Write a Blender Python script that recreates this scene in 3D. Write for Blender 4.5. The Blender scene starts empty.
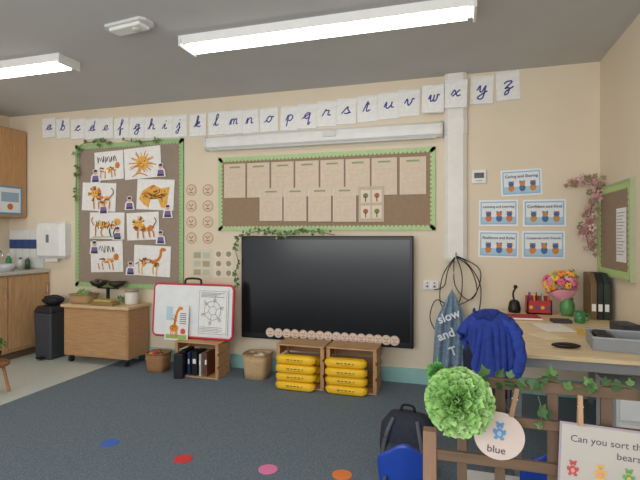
import bpy, bmesh, math, random
from mathutils import Vector, Matrix, Euler, noise
random.seed(4)
S=bpy.context.scene
try: S.view_settings.view_transform='Standard'
except Exception: pass
# ------------------------------------------------------------ measuring frame
TH=math.radians(16.5); FP=462.0; EYE=1.5; HZ=235.0
Fv=Vector((-math.sin(TH),math.cos(TH),0)); Rv=Vector((math.cos(TH),math.sin(TH),0)); Cv=Vector((0,0,EYE))
D=4.76; RX=1.25; LX=-5.75; CH=3.08; FRONT=-1.6
def ray(px,py): return Fv+Rv*((px-320)/FP)+Vector((0,0,(HZ-py)/FP))
def onY(px,py,Y=D): r=ray(px,py); return Cv+r*(Y/r.y)
def onZ(px,py,z=0): r=ray(px,py); return Cv+r*((z-EYE)/r.z)
def WR(x0,y0,x1,y1,Y=D):
    xm=(x0+x1)/2; ym=(y0+y1)/2
    a=onY(x0,ym,Y).x; b=onY(x1,ym,Y).x; t=onY(xm,y0,Y).z; c=onY(xm,y1,Y).z
    return (a+b)/2,(t+c)/2,b-a,t-c
# ------------------------------------------------------------ materials
MC={}
def lin(c):
    r=[]
    for v in c:
        v/=255.0
        r.append(v/12.92 if v<=.04045 else ((v+.055)/1.055)**2.4)
    return r+[1]
def M(col,rough=.6,kind='plain',metal=0,emit=0,scale=None,col2=None,coat=0):
    key=(tuple(col),rough,kind,metal,emit,scale,tuple(col2) if col2 else None,coat)
    if key in MC: return MC[key]
    m=bpy.data.materials.new('%s_%d_%d_%d'%((kind,)+tuple(int(c) for c in col)));m.use_nodes=True
    nt=m.node_tree;N=nt.nodes;L=nt.links;p=N['Principled BSDF']
    p.inputs['Roughness'].default_value=rough;p.inputs['Metallic'].default_value=metal
    if coat: p.inputs['Coat Weight'].default_value=coat
    c=lin(col);MC[key]=m
    if emit:
        p.inputs['Base Color'].default_value=c
        p.inputs['Emission Color'].default_value=c;p.inputs['Emission Strength'].default_value=emit
        return m
    tc=N.new('ShaderNodeTexCoord');mp=N.new('ShaderNodeMapping');L.new(tc.outputs['Object'],mp.inputs[0])
    nz=N.new('ShaderNodeTexNoise');rp=N.new('ShaderNodeValToRGB')
    L.new(mp.outputs[0],nz.inputs['Vector'])
    a=.96;b=1.03;sc=9;src=nz.outputs['Fac']
    lo,hi=.3,.7
    if kind=='wood':
        mp.inputs['Scale'].default_value=(1.5,12,12);a=.82;b=1.1;sc=4;nz.inputs['Detail'].default_value=6
    elif kind=='woodv':
        mp.inputs['Scale'].default_value=(12,12,1.5);a=.82;b=1.1;sc=4;nz.inputs['Detail'].default_value=6
    elif kind=='carpet':
        a=.66;b=1.34;sc=95;nz.inputs['Detail'].default_value=5;nz.inputs['Roughness'].default_value=.75;lo,hi=.36,.64
    elif kind=='wicker':
        w=N.new('ShaderNodeTexWave');w.bands_direction='Z';w.inputs['Scale'].default_value=28;w.inputs['Distortion'].default_value=3
        w.inputs['Detail Scale'].default_value=9
        L.new(mp.outputs[0],w.inputs['Vector']);src=w.outputs['Fac'];a=.5;b=1.2;lo,hi=.15,.8
    elif kind=='cloth': a=.8;b=1.15;sc=30
    elif kind=='wall': a=.97;b=1.02;sc=2
    elif kind=='paper': a=.93;b=1.03;sc=25
    if scale: sc=scale
    nz.inputs['Scale'].default_value=sc
    c2=lin(col2) if col2 else None
    rp.color_ramp.elements[0].position=lo;rp.color_ramp.elements[1].position=hi
    rp.color_ramp.elements[0].color=c2 if c2 else [min(1,v*a) for v in c[:3]]+[1]
    rp.color_ramp.elements[1].color=c if c2 else [min(1,v*b) for v in c[:3]]+[1]
    L.new(src,rp.inputs['Fac']);L.new(rp.outputs['Color'],p.inputs['Base Color'])
    if kind in('carpet','wicker','cloth'):
        bp=N.new('ShaderNodeBump');bp.inputs['Strength'].default_value=.3;bp.inputs['Distance'].default_value=.01
        L.new(src,bp.inputs['Height']);L.new(bp.outputs[0],p.inputs['Normal'])
    return m
# ------------------------------------------------------------ mesh builder
def cat(pts,n=5,closed=False):
    P=[Vector(p) for p in pts];out=[]
    k=len(P)
    if k<3: return P
    rng=range(k) if closed else range(k-1)
    for i in rng:
        if closed: a,b,c,d=P[i-1],P[i],P[(i+1)%k],P[(i+2)%k]
        else: a,b,c,d=P[max(i-1,0)],P[i],P[i+1],P[min(i+2,k-1)]
        for j in range(n):
            t=j/n
            out.append(.5*((2*b)+(c-a)*t+(2*a-5*b+4*c-d)*t*t+(3*b-a-3*c+d)*t*t*t))
    if not closed: out.append(P[-1])
    return out
class B:
    def __init__(s): s.bm=bmesh.new(); s.y=0.0
    def add(s,vs,fs,mi=0):
        v=[s.bm.verts.new(p) for p in vs]
        for f in fs:
            try: q=s.bm.faces.new([v[i] for i in f]); q.material_index=mi
            except ValueError: pass
        return s
    def box(s,c,sz,mi=0,rot=None,taper=1.0):
        x,y,z=[q/2 for q in sz];c=Vector(c);vs=[]
        for k in(-1,1):
            t=taper if k==1 else 1
            for i,j in((-1,-1),(1,-1),(1,1),(-1,1)):
                p=Vector((i*x*t,j*y*t,k*z))
                if rot: p=Euler(rot).to_matrix()@p
                vs.append(c+p)
        return s.add(vs,[(0,3,2,1),(4,5,6,7),(0,1,5,4),(1,2,6,5),(2,3,7,6),(3,0,4,7)],mi)
    def loft(s,rings,mi=0,caps=True,closed=True):
        n=len(rings[0]);vs=[p for r in rings for p in r];fs=[]
        for k in range(len(rings)-1):
            for i in range(n if closed else n-1):
                j=(i+1)%n;fs.append((k*n+i,k*n+j,(k+1)*n+j,(k+1)*n+i))
        if caps: fs.append(tuple(range(n))[::-1]);fs.append(tuple((len(rings)-1)*n+i for i in range(n)))
        return s.add(vs,fs,mi)
    def cyl(s,p0,p1,r0,r1=None,n=16,mi=0,caps=True):
        r1=r0 if r1 is None else r1
        p0=Vector(p0);p1=Vector(p1);d=(p1-p0).normalized();q=d.to_track_quat('Z','Y')
        R=[[p+q@Vector((r*math.cos(2*math.pi*i/n),r*math.sin(2*math.pi*i/n),0)) for i in range(n)] for p,r in((p0,r0),(p1,r1))]
        return s.loft(R,mi,caps)
    def lathe(s,c,prof,n=24,mi=0,sx=1,sy=1,caps=True):
        c=Vector(c)
        return s.loft([[c+Vector((r*sx*math.cos(2*math.pi*i/n),r*sy*math.sin(2*math.pi*i/n),z)) for i in range(n)] for r,z in prof],mi,caps)
    def sph(s,c,r,mi=0,n=14,m=8,jit=0):
        if not hasattr(r,'__len__'): r=(r,r,r)
        R=[]
        c=Vector(c)
        for k in range(m+1):
            a=-math.pi/2+math.pi*(k*.98+.01*m)/m
            R.append([c+Vector((r[0]*math.cos(a)*math.cos(2*math.pi*i/n),r[1]*math.cos(a)*math.sin(2*math.pi*i/n),r[2]*math.sin(a)))*1.0+Vector((random.uniform(-jit,jit),random.uniform(-jit,jit),random.uniform(-jit,jit))) for i in range(n)])
        return s.loft(R,mi,True)
    def tube(s,pts,r,n=7,mi=0,sm=True,closed=False):
        P=cat(pts,5,closed) if sm else [Vector(p) for p in pts];R=[];k=len(P);up=Vector((.13,.21,.97)).normalized()
        for i,p in enumerate(P):
            a=P[(i-1)%k] if (closed or i) else P[0];b=P[(i+1)%k] if (closed or i<k-1) else P[-1]
            d=(b-a).normalized();x=d.cross(up)
            if x.length<.05: x=d.cross(Vector((1,0,0)))
            x.normalize();y=d.cross(x)
            R.append([p+(x*math.cos(2*math.pi*j/n)+y*math.sin(2*math.pi*j/n))*r for j in range(n)])
        if closed: R.append(R[0]);return s.loft(R,mi,False)
        return s.loft(R,mi,True)
    # flat drawing in the XZ plane, facing -Y
    def up(s): s.y-=.00025
    def poly(s,pts,mi=0):
        s.up();return s.add([(p[0],s.y,p[1]) for p in pts],[tuple(range(len(pts)))],mi)
    def disc(s,cx,cz,rx,rz=None,mi=0,n=20,a0=0,a1=2*math.pi):
        rz=rx if rz is None else rz
        return s.poly([(cx+rx*math.cos(a0+(a1-a0)*i/n),cz+rz*math.sin(a0+(a1-a0)*i/n)) for i in range(n if a1-a0>6.2 else n+1)],mi)
    def rect(s,x0,z0,x1,z1,mi=0): return s.poly([(x0,z0),(x1,z0),(x1,z1),(x0,z1)],mi)
    def stroke(s,pts,w,mi=0,sm=True):
        s.up();P=cat([(p[0],p[1],0) for p in pts],4) if sm else [Vector((p[0],p[1],0)) for p in pts]
        L=[]
        for i,p in enumerate(P):
            d=(P[min(i+1,len(P)-1)]-P[max(i-1,0)])
            d=d.normalized() if d.length>1e-9 else Vector((1,0,0))
            L.append((p,Vector((-d.y,d.x,0))*w/2))
        vs=[]
        for p,q in L: vs+= [(p.x+q.x,s.y,p.y+q.y),(p.x-q.x,s.y,p.y-q.y)]
        return s.add(vs,[(2*i,2*i+1,2*i+3,2*i+2) for i in range(len(L)-1)],mi)
    def make(s,name,mats,parent=None,loc=(0,0,0),rot=(0,0,0),label=None,cat=None,group=None,smooth=False,bevel=0,kind=None):
        bmesh.ops.recalc_face_normals(s.bm,faces=s.bm.faces)
        me=bpy.data.meshes.new(name);s.bm.to_mesh(me);s.bm.free()
        if not isinstance(mats,(list,tuple)): mats=[mats]
        for m in mats: me.materials.append(m)
        if smooth:
            for p in me.polygons: p.use_smooth=True
        return fin(name,me,parent,loc,rot,label,cat,group,bevel,kind)
def fin(name,me,parent=None,loc=(0,0,0),rot=(0,0,0),label=None,cat=None,group=None,bevel=0,kind=None):
    o=bpy.data.objects.new(name,me);S.collection.objects.link(o)
    o.location=loc;o.rotation_euler=rot
    if parent: o.parent=parent
    if label: o['label']=label
    if cat: o['category']=cat
    if group: o['group']=group
    if kind: o['kind']=kind
    if bevel and me:
        b=o.modifiers.new('bevel','BEVEL');b.width=bevel;b.segments=3;b.limit_method='ANGLE'
    return o
def empty(name,loc,rot=(0,0,0),**k): return fin(name,None,loc=loc,rot=rot,**k)
# ------------------------------------------------------------ coat cloth, draped first while the scene is empty
def drape():
    try:
        b=B();R=[]
        for z,w,d in((0,.125,.03),(.30,.13,.034),(.40,.12,.036),(.455,.075,.028),(.475,.03,.012)):
            R.append([(math.copysign(abs(math.cos(a))**.7,math.cos(a))*w,math.sin(a)*d,z) for a in[2*math.pi*i/28 for i in range(28)]])
        b.loft(R);col=b.make('temp_back',[]);col.modifiers.new('c','COLLISION');col.collision.thickness_outer=.006;col.collision.cloth_friction=30
        n,m=36,52;W_,H_=.42,.74;ca,sa=math.cos(.34),math.sin(.34);b=B();rows=[]
        for j in range(m+1):
            r=[]
            for i in range(n+1):
                u=-.5+i/n;v=-.5+j/m
                x=u*W_*(1+.1*math.sin(v*7));y=v*H_-.02
                x,y=x*ca-y*sa,x*sa+y*ca
                r.append((x,y,.49+.008*math.sin(6*u+3*v)))
            rows.append(r)
        b.loft(rows,caps=False,closed=False);cl=b.make('temp_cloth',[])
        md=cl.modifiers.new('cl','CLOTH');st=md.settings
        st.quality=7;st.mass=.35;st.tension_stiffness=15;st.compression_stiffness=12;st.shear_stiffness=4;st.bending_stiffness=1.6;st.air_damping=1.5
        md.collision_settings.collision_quality=3;md.collision_settings.distance_min=.006
        md.collision_settings.use_self_collision=True;md.collision_settings.self_distance_min=.005
        md.point_cache.frame_start=1;md.point_cache.frame_end=46
        for f in range(1,42): S.frame_set(f)
        dg=bpy.context.evaluated_depsgraph_get();me=bpy.data.meshes.new_from_object(cl.evaluated_get(dg))
        me.name='coat_fabric'
        zs=[v.co.z for v in me.vertices]
        bpy.data.objects.remove(cl);bpy.data.objects.remove(col)
        S.frame_set(1)
        if min(zs)<-.9 or max(zs)>.7: return None
        return me
    except Exception as ex:
        print('DRAPE failed',ex);return None
COATME=drape()
def text(s,size,col,parent,x=0,z=0,y=0,align='CENTER',name='lettering',bold=0,shear=0,rotz=0,fit=None):
    cu=bpy.data.curves.new('t','FONT');cu.body=s;cu.size=size;cu.align_x=align;cu.align_y='CENTER';cu.offset=bold;cu.shear=shear;cu.space_line=.95
    cu.resolution_u=3
    o=bpy.data.objects.new('t',cu);S.collection.objects.link(o)
    dg=bpy.context.evaluated_depsgraph_get();me=bpy.data.meshes.new_from_object(o.evaluated_get(dg))
    bpy.data.objects.remove(o);bpy.data.curves.remove(cu)
    if fit:
        xs=[v.co.x for v in me.vertices];w=max(xs)-min(xs)
        me.transform(Matrix.Scale(fit/w,4))
    me.transform(Matrix.Rotation(math.pi/2,4,'X')@Matrix.Rotation(rotz,4,'Z'))
    me.materials.clear();me.materials.append(M(col,.6))
    return fin(name,me,parent,(x,y,z))
def struct(name,c,sz,m):
    return B().box((0,0,0),sz).make(name,m,loc=c,kind='structure')
# ------------------------------------------------------------ palette
WALL=M((231,216,192),.85,'wall');CEIL=M((196,195,194),.9,'wall')
WHITE=M((236,236,232),.45);PAPER=M((244,243,240),.55,'paper')
BLACK=M((18,18,20),.45);WOOD=M((176,124,78),.5,'wood');PINE=M((200,158,114),.6,'wood')
KRAFT=M((158,133,108),.85,'paper');KRAFT2=M((156,140,125),.85,'paper');GREEN=M((184,212,154),.6,'paper');LEAF=M((84,116,66),.6);LEAF2=M((122,154,92),.6)
ORANGE=M((226,140,40),.6);YELLOW=M((250,200,36),.5)
METAL=M((190,192,195),.25,metal=1)
# ------------------------------------------------------------ room
W=.12
struct('wall_back',((LX+RX)/2,D+W/2,CH/2),(RX-LX+2*W,W,CH),WALL)
struct('wall_right',(RX+W/2,(D+FRONT)/2,CH/2),(W,D-FRONT,CH),WALL)
struct('wall_left',(LX-W/2,(D+FRONT)/2,CH/2),(W,D-FRONT,CH),WALL)
struct('ceiling',((LX+RX)/2,(D+FRONT)/2,CH+.05),(RX-LX+2*W,D-FRONT+2*W,.1),CEIL)
struct('floor',((LX+RX)/2,(D+FRONT)/2,-.05),(RX-LX+2*W,D-FRONT+2*W,.1),M((106,119,130),.95,'carpet'))
struct('floor',((LX-3.85)/2,(D+FRONT)/2,.002),(-3.85-LX,D-FRONT,.004),M((204,211,205),.4,'paper'))
struct('baseboard_back',((-5.05+RX)/2,D-.01,.075),(RX+5.05,.02,.15),M((150,196,190),.5))
struct('baseboard_right',(RX-.01,(D+FRONT)/2-.02,.075),(.02,D-FRONT-.04,.15),M((150,196,190),.5))
# ------------------------------------------------------------ ceiling fittings
def batten(x0,x1,lab):
    L=x1-x0;e=empty('ceiling_light',((x0+x1)/2,3.31,CH),label=lab,cat='ceiling light',group='ceiling lights')
    b=B();b.loft([[(x,-.12,0),(x,.12,0),(x,.1,-.06),(x,-.1,-.06)] for x in(-L/2,L/2)]);b.make('housing',WHITE,e,bevel=.004)
    b=B()
    b.loft([[(x,-.085,-.06),(x,-.07,-.082),(x,.07,-.082),(x,.085,-.06)] for x in(-L/2+.04,L/2-.04)]);b.make('diffuser',M((255,252,246),.4,emit=9),e)
    for sx in(-1,1): B().box((sx*(L/2+.008),0,-.042),(.02,.24,.084)).make('end_cap',WHITE,e,bevel=.004)
batten(-2.1,.11,'long white fluorescent batten light glowing on ceiling')
batten(-5.5,-3.32,'lit fluorescent batten light near the kitchenette')
e=empty('emergency_light',(-2.36,2.92,CH),rot=(0,0,-.12),label='flat white angular ceiling detector unit',cat='ceiling sensor')
b=B();b.loft([[(-.2,-.04,z),(-.17,-.075,z),(.17,-.075,z),(.2,-.04,z),(.2,.04,z),(.17,.075,z),(-.17,.075,z),(-.2,.04,z)] for z in(0,-.02)]);b.make('base_plate',M((216,216,214),.4),e)
b=B();b.box((0,0,-.032),(.3,.11,.026));b.make('housing',WHITE,e,bevel=.008)
b=B();b.lathe((.07,0,-.045),[(.035,0),(.03,-.01),(.015,-.016)],18);b.make('sensor_dome',M((205,205,205),.3),e,smooth=True)
# ------------------------------------------------------------ letter cards on line
O=[(.9,.85),(.5,1),(.1,.6),(.15,.15),(.5,0),(.85,.35),(.9,.85)]
LT={'a':[[(-.3,0),(.1,.3),(.9,.85)],O,[(.92,1),(.85,.2),(1,0),(1.35,.25)]],
'b':[[(-.3,0),(.3,1.),(.35,1.9),(.1,1.9),(.1,.9),(.15,.1),(.6,0),(.9,.5),(.6,.95),(.2,.7)]],
'c':[[(-.3,0),(.2,.6),(.8,.9),(.5,1),(.1,.6),(.15,.15),(.5,0),(1.1,.3)]],
'd':[[(-.3,0),(.1,.3),(.9,.85)],O,[(.95,2),(.85,.2),(1,0),(1.3,.25)]],
'e':[[(-.3,0),(.3,.35),(.8,.7),(.5,1),(.12,.6),(.15,.15),(.5,0),(1.1,.3)]],
'f':[[(-.3,0),(.4,1),(.6,1.8),(.35,2),(.25,1.2),(.2,-.9),(.45,-.9),(.35,0),(.9,.2)]],
'g':[[(-.3,0),(.1,.3),(.9,.85)],O,[(.9,1),(.85,-.7),(.5,-1),(.1,-.7),(.8,0),(1.3,.3)]],
'h':[[(-.3,0),(.3,1.2),(.3,2),(.1,1.8),(.1,0)],[(.1,.5),(.5,1),(.8,.8),(.8,.2),(.95,0),(1.3,.2)]],
'i':[[(-.1,0),(.4,1),(.4,.2),(.6,0),(.9,.2)],[(.45,1.4),(.5,1.58)]],
'j':[[(0,0),(.5,1),(.5,-.7),(.2,-1),(0,-.7),(.8,.1)],[(.5,1.4),(.55,1.58)]],
'k':[[(-.3,0),(.3,1.2),(.3,2),(.1,1.8),(.1,0)],[(.1,.5),(.6,1),(.6,.6),(.15,.5),(.6,0),(1,.2)]],
'l':[[(-.2,0),(.4,1.2),(.5,2),(.2,1.8),(.2,.2),(.4,0),(.8,.2)]],
'm':[[(-.3,0),(0,1),(0,0)],[(0,.6),(.3,1),(.5,.8),(.5,0)],[(.5,.6),(.8,1),(1,.8),(1,.1),(1.3,.1)]],
'n':[[(-.3,0),(0,1),(0,0)],[(0,.6),(.4,1),(.7,.8),(.7,.1),(1.1,.1)]],
'o':[[(-.3,0),(.1,.4)],O,[(.9,.85),(1.3,.9)]],
'p':[[(-.2,0),(.1,1),(.1,-1)],[(.1,.7),(.5,1),(.9,.6),(.6,0),(.15,.1)]],
'q':[[(-.3,0),(.1,.3),(.9,.85)],O,[(.9,1),(.85,-1),(1.2,-.6)]],
'r':[[(-.2,0),(.2,1.05),(.3,.9),(.8,.9),(.7,.2),(1.2,.2)]],
's':[[(-.3,0),(.5,1.1),(.6,.7),(.9,.3),(.5,0),(.1,.1)],[(.5,0),(1.2,.2)]],
't':[[(-.2,0),(.4,1.6),(.3,.2),(.5,0),(.9,.2)],[(.1,1.1),(.7,1.15)]],
'u':[[(-.2,.2),(.1,1),(.1,.2),(.4,0),(.85,.5),(.9,1)],[(.9,1),(.9,.2),(1.3,.1)]],
'v':[[(-.2,.3),(.1,1),(.3,.2),(.5,0),(.8,.5),(.85,1),(1.2,.9)]],
'w':[[(-.2,.3),(.05,1),(.1,.2),(.3,0),(.5,.3),(.55,1)],[(.55,1),(.55,.2),(.8,0),(1,.5),(1.,1),(1.3,.9)]],
'x':[[(-.2,.2),(.1,.95),(.4,.5),(.7,.05),(1.1,.2)],[(.9,1),(0,0)]],
'y':[[(-.2,.3),(.1,1),(.2,.2),(.5,.1),(.85,1)],[(.85,1),(.8,-.7),(.4,-1),(.1,-.7),(1.2,.2)]],
'z':[[(-.1,.7),(.2,1),(.9,.95),(.1,0),(.6,.1),(.6,-.7),(.2,-.9),(.3,-.4),(1.2,.2)]]}
CX=[49,63,78,92,106,121.5,137,151.5,165,179,198,217,233.5,250,269,290,307,326.5,346.5,367.5,388.5,409,433,456,482,508]
CY=[128,128.5,129,129,128.5,128,127.5,127.5,127,126,125,123.5,122.5,121.5,120,118.5,116.5,114,111.5,109,106,103,99,94,90,86]
tops=[]
for i,ch in enumerate('abcdefghijklmnopqrstuvwxyz'):
    yo=(D-.0035 if i%2 else D-.0075)
    if ch=='w': yo=D-.076
    if ch=='x': yo=D-.0795
    wpx=13.2+(CX[i]-49)/459*10.5;hpx=20+(CX[i]-49)/459*9.5
    cx,cz,w,h=WR(CX[i]-wpx/2,CY[i]-hpx/2,CX[i]+wpx/2,CY[i]+hpx/2,yo)
    tilt=math.radians(random.uniform(-2.5,2.5))
    e=B().box((0,0,0),(w,.002,h)).make('letter_card',PAPER,loc=(cx,yo,cz),rot=(0,tilt,0),
        label='laminated white alphabet card with cursive letter %s on string'%ch,cat='alphabet card',group='alphabet cards strung along the wall')
    b=B();u=h*.23;sl=.18
    for st in LT[ch]:
        b.stroke([((x-.5+z*sl)*u*1.05,(z-.35)*u) for x,z in st],h*.05)
    b.make('letter',M((60,66,150),.5),e,loc=(0,-.0015,0))
    b=B();b.rect(-.5*w,-.5*h,.5*w,-.47*h);b.make('laminate_edge',M((205,208,214),.2),e,loc=(0,-.0012,0))
    tops.append((cx,yo-.003,cz+h*.46))
b=B();b.tube([(tops[0][0]-.12,D-.003,tops[0][2]+.03)]+tops+[(tops[-1][0]+.12,D-.003,tops[-1][2]+.03)],.002,n=5,sm=False)
b.make('string',M((225,225,220),.7),label='thin white string holding the alphabet cards',cat='string')
# ------------------------------------------------------------ screen housing and trunking
cx0=onY(210,145).x;cx1=onY(447,128).x;w=cx1-cx0-.04;zc=2.545
e=empty('projector_screen_housing',((cx0+cx1)/2-.03,D,zc),label='long white rolled projector screen case fixed to wall',cat='projector screen')
pr=[(0,-.075),(-.06,-.075),(-.095,-.05),(-.105,0),(-.095,.05),(-.06,.075),(0,.075)]
B().loft([[(x,y,z) for y,z in pr] for x in(-w/2,w/2)]).make('case',WHITE,e)
for sx in(-1,1): B().loft([[(sx*w/2+x,y*1.08,z*1.08) for y,z in pr] for x in(-.012,.012)]).make('end_cap',M((215,215,212),.4),e)
B().box((0,-.07,-.083),(w-.1,.02,.014)).make('pull_bar',M((200,200,198),.4),e)
B().box((.17,-.112,.015),(.14,.012,.06)).make('label_plate',M((214,214,210),.4),e)
pr2=[(-.105,0),(-.105,-.04),(-.07,-.068),(.07,-.068),(.105,-.04),(.105,0)]
e=empty('trunking',(-.012,D,1.27),label='wide white vertical cable trunking running to the ceiling',cat='cable trunking')
B().loft([[(x,y,z) for x,y in pr2] for z in(0,CH-1.27)]).make('cover',M((236,233,226),.45),e)
B().loft([[(x*1.06,y*1.08,z) for x,y in pr2] for z in(1.22,1.36)]).make('joint_collar',M((238,236,230),.45),e)
B().box((0,-.035,-.012),(.2,.07,.02)).make('end_cap',M((220,218,212),.45),e)
# ------------------------------------------------------------ boards
OFF=.002
def scallop(b,x0,z0,x1,z1,t,r,mi=0):
    b.box(((x0+x1)/2,-.006,z1-t/2),(x1-x0,.012,t),mi);b.box(((x0+x1)/2,-.006,z0+t/2),(x1-x0,.012,t),mi)
    b.box((x0+t/2,-.006,(z0+z1)/2),(t,.012,z1-z0),mi);b.box((x1-t/2,-.006,(z0+z1)/2),(t,.012,z1-z0),mi)
    n=int((x1-x0-2*t)/(2.2*r))
    for i in range(n+1):
        x=x0+t+(x1-x0-2*t)*i/n
        for z in(z1-t,z0+t): b.cyl((x,-.0101,z),(x,-.0122,z),r,n=10,mi=mi)
    n=int((z1-z0-2*t)/(2.2*r))
    for i in range(n+1):
        z=z0+t+(z1-z0-2*t)*i/n
        for x in(x0+t,x1-t): b.cyl((x,-.0101,z),(x,-.0122,z),r,n=10,mi=mi)
def board(px,lab,t=.034,mat=None,kr=None):
    cx,cz,w,h=WR(*px)
    e=empty('display_board',(cx,D-OFF,cz),label=lab,cat='display board')
    B().box((0,-.005,0),(w,.01,h)).make('backing_paper',kr or KRAFT,e)
    b=B();scallop(b,-w/2,-h/2,w/2,h/2,t,.02);b.make('scalloped_border',mat or GREEN,e)
    return cx,cz,w,h
board((76,142,184,288),'tall grey-brown paper display board with green leafy border',.04,M((162,198,136),.6,'paper'),KRAFT2)
board((219,152.5,435.5,230.5),'wide kraft paper display board with light green scalloped border')
def card(name,px,mat,lab,cat_,group=None,off=.0125,tilt=0,t=.003):
    cx,cz,w,h=WR(*px)
    o=B().box((0,0,0),(w,t,h)).make(name,mat,loc=(cx,D-off-t/2-(OFF if off else .0005),cz),rot=(0,tilt,0),label=lab,cat=cat_,group=group)
    return o,w,h
SH=M((224,204,182),.6,'paper')
row1=[(225,246),(248,270),(272,294),(296,319),(321,344),(346,370),(372,397),(400,426)]
def sheet(px,off):
    o,w,h=card('worksheet',px,SH,'pale tan laminated writing sheet pinned to the board','worksheet','writing sheets on the wide board',off=off)
    b=B();b.rect(-w*.25,h*.37,w*.25,h*.42,1);b.rect(-w*.5,-h*.5,-w*.485,h*.5,2);b.rect(w*.485,-h*.5,w*.5,h*.5,2)
    for k in range(5): b.rect(-w*.38,h*(.2-k*.13),w*(.36-.1*(k%3)),h*(.2-k*.13)+.003)
    b.make('printed_lines',[M((208,188,166),.6),M((150,170,112),.6),M((238,228,214),.4)],o,loc=(0,-.002,0))
for i,(a,c) in enumerate(row1): sheet((a,164-i*1.0,c,198-i*.5),.0125)
for i,(a,c) in enumerate([(260.5,283),(284.5,307),(309,331.5),(333.5,356.5)]): sheet((a,188.5-i*.5,c,221+i*.3),.018)
o,w,h=card('picture_sheet',(359,186.5,384.5,222),M((205,186,160),.6,'paper'),'tan sheet showing four small autumn pictures','worksheet',off=.018)
b=B()
for i in(-1,1):
    for j in(-1,1):
        b.rect(i*w*.22-w*.19,j*h*.22-h*.18,i*w*.22+w*.19,j*h*.22+h*.18,0)
        b.disc(i*w*.22,j*h*.22+h*.02,w*.1,mi=1 if i*j>0 else 2);b.rect(i*w*.22-w*.02,j*h*.22-h*.15,i*w*.22+w*.02,j*h*.22,3)
b.make('tree_pictures',[M((228,214,194),.6),M((176,100,70),.6),M((120,130,60),.6),M((90,60,40),.6)],o,loc=(0,-.002,0))
# children's artwork
OR2=M((216,128,48),.6,'cloth');ARTM=[OR2,BLACK,M((238,180,80),.6,'cloth'),M((140,82,36),.6),M((110,150,70),.6)]
def art(px,kind,tilt,lab):
    o,w,h=card('childs_painting',px,PAPER,lab,'painting','childrens paintings on the tall board',tilt=math.radians(tilt),off=.0155)
    b=B();R=random.uniform
    def limb(pts,wd,mi,j=.025): b.stroke([((x+R(-j,j))*w,(z+R(-j,j))*h) for x,z in pts],wd,mi)
    def dabs(n,x0,x1,z0,z1,wd=.02):
        for k in range(n):
            x=R(x0,x1);z=R(z0,z1);limb([(x-.06,z+R(-.05,.05)),(x,z+R(-.04,.04)),(x+.06,z+R(-.05,.05))],wd*R(.6,1.3),random.choice([0,0,2,2,3]),.02)
    if kind=='sun':
        for k in range(22):
            a=k*math.pi/11+R(-.1,.1);b.stroke([(.0,0),(w*R(.26,.4)*math.cos(a),h*R(.3,.44)*math.sin(a))],.012,0 if k%2 else 2,False)
        b.disc(0,0,w*.17,h*.22,2);b.disc(-w*.07,h*.05,.008,mi=1);b.disc(w*.07,h*.05,.008,mi=1);limb([(-.08,-.08),(0,-.13),(.08,-.08)],.006,1)
        limb([(-.3,-.44),(-.1,-.35),(.15,-.44)],.012,0);dabs(5,-.15,.15,-.1,.1,.01)
    elif kind=='giraffe':
        dabs(14,-.32,.15,-.14,.04,.022);limb([(.1,-.05),(.2,.15),(.25,.36)],.035,0);b.disc(w*.3,h*.38,.04,.022,0)
        for x in(-.33,-.22,.05,.16): limb([(x,-.1),(x-.03,-.28),(x-.01,-.46)],.016,2)
        for k in range(12): b.disc(R(-.3,.2)*w,R(-.12,.06)*h,.009,mi=3)
        limb([(-.35,-.05),(-.42,-.15)],.01,1)
    elif kind=='blob':
        pts=[(-.4,-.2),(-.36,.1),(-.2,.3),(-.02,.36),(.15,.2),(.38,.28),(.33,-.05),(.3,-.4),(.2,-.38),(.1,-.15),(-.1,-.18),(-.15,-.42),(-.3,-.4)]
        b.poly([((x+R(-.04,.04))*w,(z+R(-.05,.05))*h) for x,z in pts],2);dabs(18,-.3,.25,-.1,.25,.022)
        for k in range(3): limb([(R(-.34,.25),R(-.15,.15)),(R(-.34,.25),R(-.15,.2)),(R(-.3,.3),R(-.2,.2))],.007,1)
        b.disc(w*.25,h*.12,.008,mi=1)
    elif kind=='mane':
        for k in range(26):
            a=R(0,6.28);b.stroke([(-.12*w+.06*w*math.cos(a),.1*h+.08*h*math.sin(a)),(-.12*w+.2*w*math.cos(a),.1*h+.28*h*math.sin(a))],.016,random.choice([0,2,3]),False)
        b.disc(-.12*w,.1*h,w*.1,h*.13,2);b.disc(-.16*w,.13*h,.007,mi=1);b.disc(-.08*w,.13*h,.007,mi=1)
        dabs(9,.0,.3,-.2,.0,.025)
        for x in(-.15,0,.2,.32): limb([(x,-.15),(x+.02,-.42)],.016,0)
        limb([(.32,-.05),(.42,.15),(.36,.3)],.012,3)
    elif kind=='write':
        for k in range(5):
            x=-.4+k*.14;limb([(x,.32),(x+.03,.12),(x+.06,.33),(x+.09,.15)],.009,1,.03)
        dabs(10,-.28,.2,-.2,-.08,.02);b.disc(w*.3,h*-.02,w*.08,h*.11,0)
        for x in(-.28,-.12,.08,.2): limb([(x,-.2),(x+R(-.03,.03),-.42)],.014,0)
    else:
        dabs(14,-.3,.22,-.08,.12,.024);b.disc(w*.3,h*.15,w*.1,h*.13,2)
        for k in range(7): x=-.33+k*.095;limb([(x,.17),(x+.02,.02),(x-.01,-.12)],.009,1,.04)
        for x in(-.3,-.12,.12,.25): limb([(x,-.08),(x-.03,-.25),(x,-.42)],.016,0 if x<0 else 1)
        limb([(-.36,0),(-.44,.2),(-.38,.32)],.014,0);limb([(-.42,-.44),(.42,-.42)],.008,4)
    b.make('painted_picture',ARTM,o,loc=(0,-.002,0))
A_='white painting of an orange '
art((96,151.5,124.5,180),'write',-2,'white sheet with black scribbled letters above orange animal')
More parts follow.
